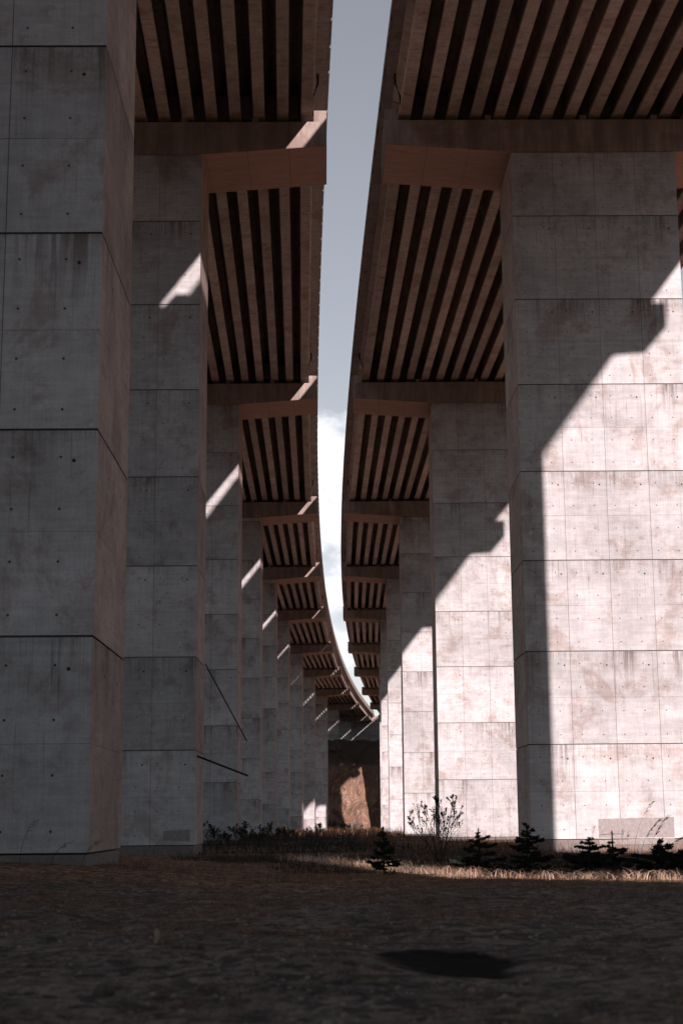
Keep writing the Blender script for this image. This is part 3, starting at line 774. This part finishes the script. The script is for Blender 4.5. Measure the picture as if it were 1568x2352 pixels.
for px, D, h, ln, sd, lab in ((1455, 42, 1.75, .30, 1, 'tall bare grass stalk left of the feathery plumes at the right'),
                              (1470, 43, 1.30, .42, 2, 'feathery grass plume bending right in front of the grey painted patch'),
                              (1492, 43, 1.38, .36, 3, 'second feathery grass plume bending right beside the right edge'),
                              (1520, 46, .9, .75, 4, 'low drooping grass plume at the right edge'),
                              (1362, 44, 1.1, .02, 5, 'upright weed spike between the small spruces'),
                              (1442, 44, .95, .0, 6, 'straight thin stalk right of the cross topped spruce'),
                              (1430, 44, 1.0, .0, 7, 'straight thin stalk nearest the cross topped spruce')):
    p_ = at(px, 1985, D); s, hdm = plume(h, ln, sd, .4 if sd in (2, 3, 4) else .2, 60 if sd in (2, 3, 4) else 18)
    e = empty('grass_plume', (p_[0], D, float(hz(np.array([p_[0]]), np.array([float(D)]))[0]))); tag(e, lab, 'grass plume')
    link('stalk', s, m_weed, e); link('seed_head', hdm, m_rust if sd in (2, 3, 4) else m_leaf, e)
for px, D, h, ln, sd, lab in ((45, 28, .75, .25, 11, 'thin grass wisp against the nearest left pier, by the left edge'),
                              (118, 28, .42, .6, 12, 'small bent wisp at the foot of the nearest left pier'),
                              (188, 28, .5, .5, 13, 'bent wisp near the front corner of the nearest left pier'),
                              (290, 62, 1.35, .15, 14, 'thin forked wisp against the second left pier'),
                              (352, 63, .8, .4, 15, 'bent wisp at the middle of the second left pier foot'),
                              (890+60, 44, 1.2, .1, 16, 'tall wisp just left of the thorny shrub')):
    p_ = at(px, 1985, D); s, hdm = plume(h, ln, sd, .5, 16)
    e = empty('grass_wisp', (p_[0], D, float(hz(np.array([p_[0]]), np.array([float(D)]))[0]))); tag(e, lab, 'grass wisp')
    link('stalk', s, m_weed, e); link('seed_head', hdm, m_rust, e)
# bare dry twig plant in front, sunlit
r = random.Random(3); tw = MB()
def tgrow(p, d, L, rr, lev):
    q = p+d*L; tw.tube([tuple(p), tuple(p.lerp(q, .5)+Vector((r.uniform(-.01, .01), 0, 0))), tuple(q)], [rr, rr*.8, rr*.6], 4)
    if lev < 4:
        for k in (-1, 1):
            if lev and r.random() < .2: continue
            tgrow(q if r.random() < .6 else p.lerp(q, .7), (d+Vector((k*r.uniform(.3, .8), r.uniform(-.4, .4), .1))).normalized(), L*r.uniform(.55, .85), rr*.7, lev+1)
tgrow(Vector((0, 0, -.03)), Vector((.05, 0, 1)), .24, .009, 0)
p_ = at(945, 2000, 32.5); o = link('dry_twig', tw.me('dry_twig'), m_straw, None, (p_[0], 32.5, float(hz(np.array([p_[0]]), np.array([32.5]))[0]))); tag(o, 'bare forked dry twig catching the sun at the edge of the path', 'dry plant')

# small spruces
def spruce(seed, h, wdt, layers, droop0=.1, lead=.2):
    r = random.Random(seed); tr = MB(); nd = MB()
    tr.tube([(0, 0, -.1), (.01, 0, h*.5), (0, 0, h)], [.022, .014, .005], 6)
    def needles(a, b, n, s):
        d = (b-a).normalized()
        for _ in range(n):
            p = a.lerp(b, r.random()); q = Vector((r.uniform(-1, 1), r.uniform(-1, 1), r.uniform(-.5, 1))).normalized()
            q = (q+d*.8).normalized()*s*r.uniform(.6, 1.2); w = q.cross(d).normalized()*.007
            b0 = len(nd.v); w = w*1.9; nd.v += [tuple(p-w), tuple(p+w), tuple(p+q)]; nd.f.append((b0, b0+1, b0+2))
    for k in range(layers):
        t = k/(layers-1); z = h*(.10+(.9-lead)*t); R = 1.22*wdt*(1-t)**.7*r.uniform(.7, 1.15)+.07
        nb = r.choice([5, 6, 7]); a0 = r.random()*6
        for j in range(nb):
            a = a0+j*6.28/nb+r.uniform(-.4, .4); L = R*r.uniform(.35, 1.2)
            if r.random() < .12: continue
            droop = droop0*r.uniform(-.3, 1.8)
            p0 = Vector((0, 0, z+r.uniform(-.5, .5)*h/layers)); p1 = p0+Vector((math.cos(a)*L*.6, math.sin(a)*L*.6, L*(.16-droop))); p2 = p0+Vector((math.cos(a)*L, math.sin(a)*L, L*(.26-droop*1.6)))
            tr.tube([tuple(p0), tuple(p1), tuple(p2)], [.008, .006, .003], 4)
            needles(p0, p1, int(60*L/.3), .05); needles(p1, p2, int(85*L/.3), .055)
            for m in range(int(9*L/.3)+1):
                u = .25+.7*r.random(); s0 = p0.lerp(p1, u/.6) if u < .6 else p1.lerp(p2, (u-.6)/.4)
                sa = a+r.choice((-1, 1))*r.uniform(.5, 1.0); l2 = L*.42*(1.15-u)+.04
                s1 = s0+Vector((math.cos(sa)*l2, math.sin(sa)*l2, r.uniform(-.03, .05)*1)); tr.tube([tuple(s0), tuple(s1)], .003, 3); needles(s0, s1, int(42*l2/.12), .042)
    needles(Vector((0, 0, h*.55)), Vector((0, 0, h*(.98))), 150, .05)
    return tr.me('trunk'), mesh('foliage', nd.v, nd.f)
for i, (px, top, D, h, wdt, lay, dr, ld, lab) in enumerate((
(880, 1899, 37.5, 1.0, .36, 6, .14, .12, 'leftmost small spruce, wide and sparse, left of the shrub'),
        (1098, 1902, 39, .95, .66, 6, .10, .18, 'low flat topped spruce between the shrub and the tallest spruce'),
        (1208, 1890, 38, 1.12, .50, 9, .09, .08, 'tallest and fullest small spruce, in front of the pier shadow edge'),
        (1352, 1922, 38, .85, .46, 7, .10, .12, 'small spruce at the left edge of the grey painted patch'),
        (1404, 1908, 37, 1.0, .58, 5, .16, .38, 'small spruce with a bare cross shaped top, before the painted patch'),
        (1513, 1926, 37, .82, .56, 6, .12, .15, 'small spruce under the grass plumes near the right edge'),
        (1566, 1952, 37, .6, .50, 5, .10, .15, 'low spruce cut by the right edge'))):
    x, y, z = at(px, top, D); zg = float(hz(np.array([x]), np.array([y]))[0]); h = z-zg
    e = empty('spruce_sapling', (x, y, zg)); tag(e, lab, 'small spruce', 'spruce saplings in front of the right piers')
    s, f = spruce(60+i, h, wdt, lay, dr, ld); link('trunk', s, m_bark, e); link('foliage', f, m_spruce, e)
    if i == 4:
        cr = MB().tube([(-.30, 0, h-.10), (0, 0, h-.07), (.28, .02, h-.08)], .008, 4).tube([(0, -.2, h-.09), (0, .2, h-.04)], .007, 4).me('top_shoots'); link('top_shoots', cr, m_bark, e)
# bushes far off at the foot of the bank
far_v = [lm(leafy(80+k, 2.0, 6, .5, 18, .22, .02)) for k in range(2)]
FB = ['silvery bush before the sunlit foot of the eighth left pier', 'silvery bush at the corner of the ninth left pier', 'silvery bush at the bank foot, middle of the silvery row', 'rightmost silvery bush at the foot of the earth bank', 'silvery bush in front of the ninth left pier', 'brown bush just right of the silvery row', 'brown bush on the floor nearer than the bank foot', 'brown bush at the foot of the sunlit patch of the bank']
for i, (px, D, s, gm) in enumerate(((735, 372, 1.0, 1), (752, 392, 1.2, 1), (768, 398, 1.2, 1), (786, 398, 1.0, 1), (742, 396, 1.0, 1), (800, 392, .8, 0), (815, 345, 1.1, 0), (828, 396, .9, 0))):
    p_ = at(px, 1900, D); e = put_leafy('bush', p_[0], D, far_v[i % 2], FB[i], 'bush', ('silvery' if gm else 'brown')+' bushes at the foot of the earth bank', m_grey if gm else m_rust); e.scale = (s,)*3
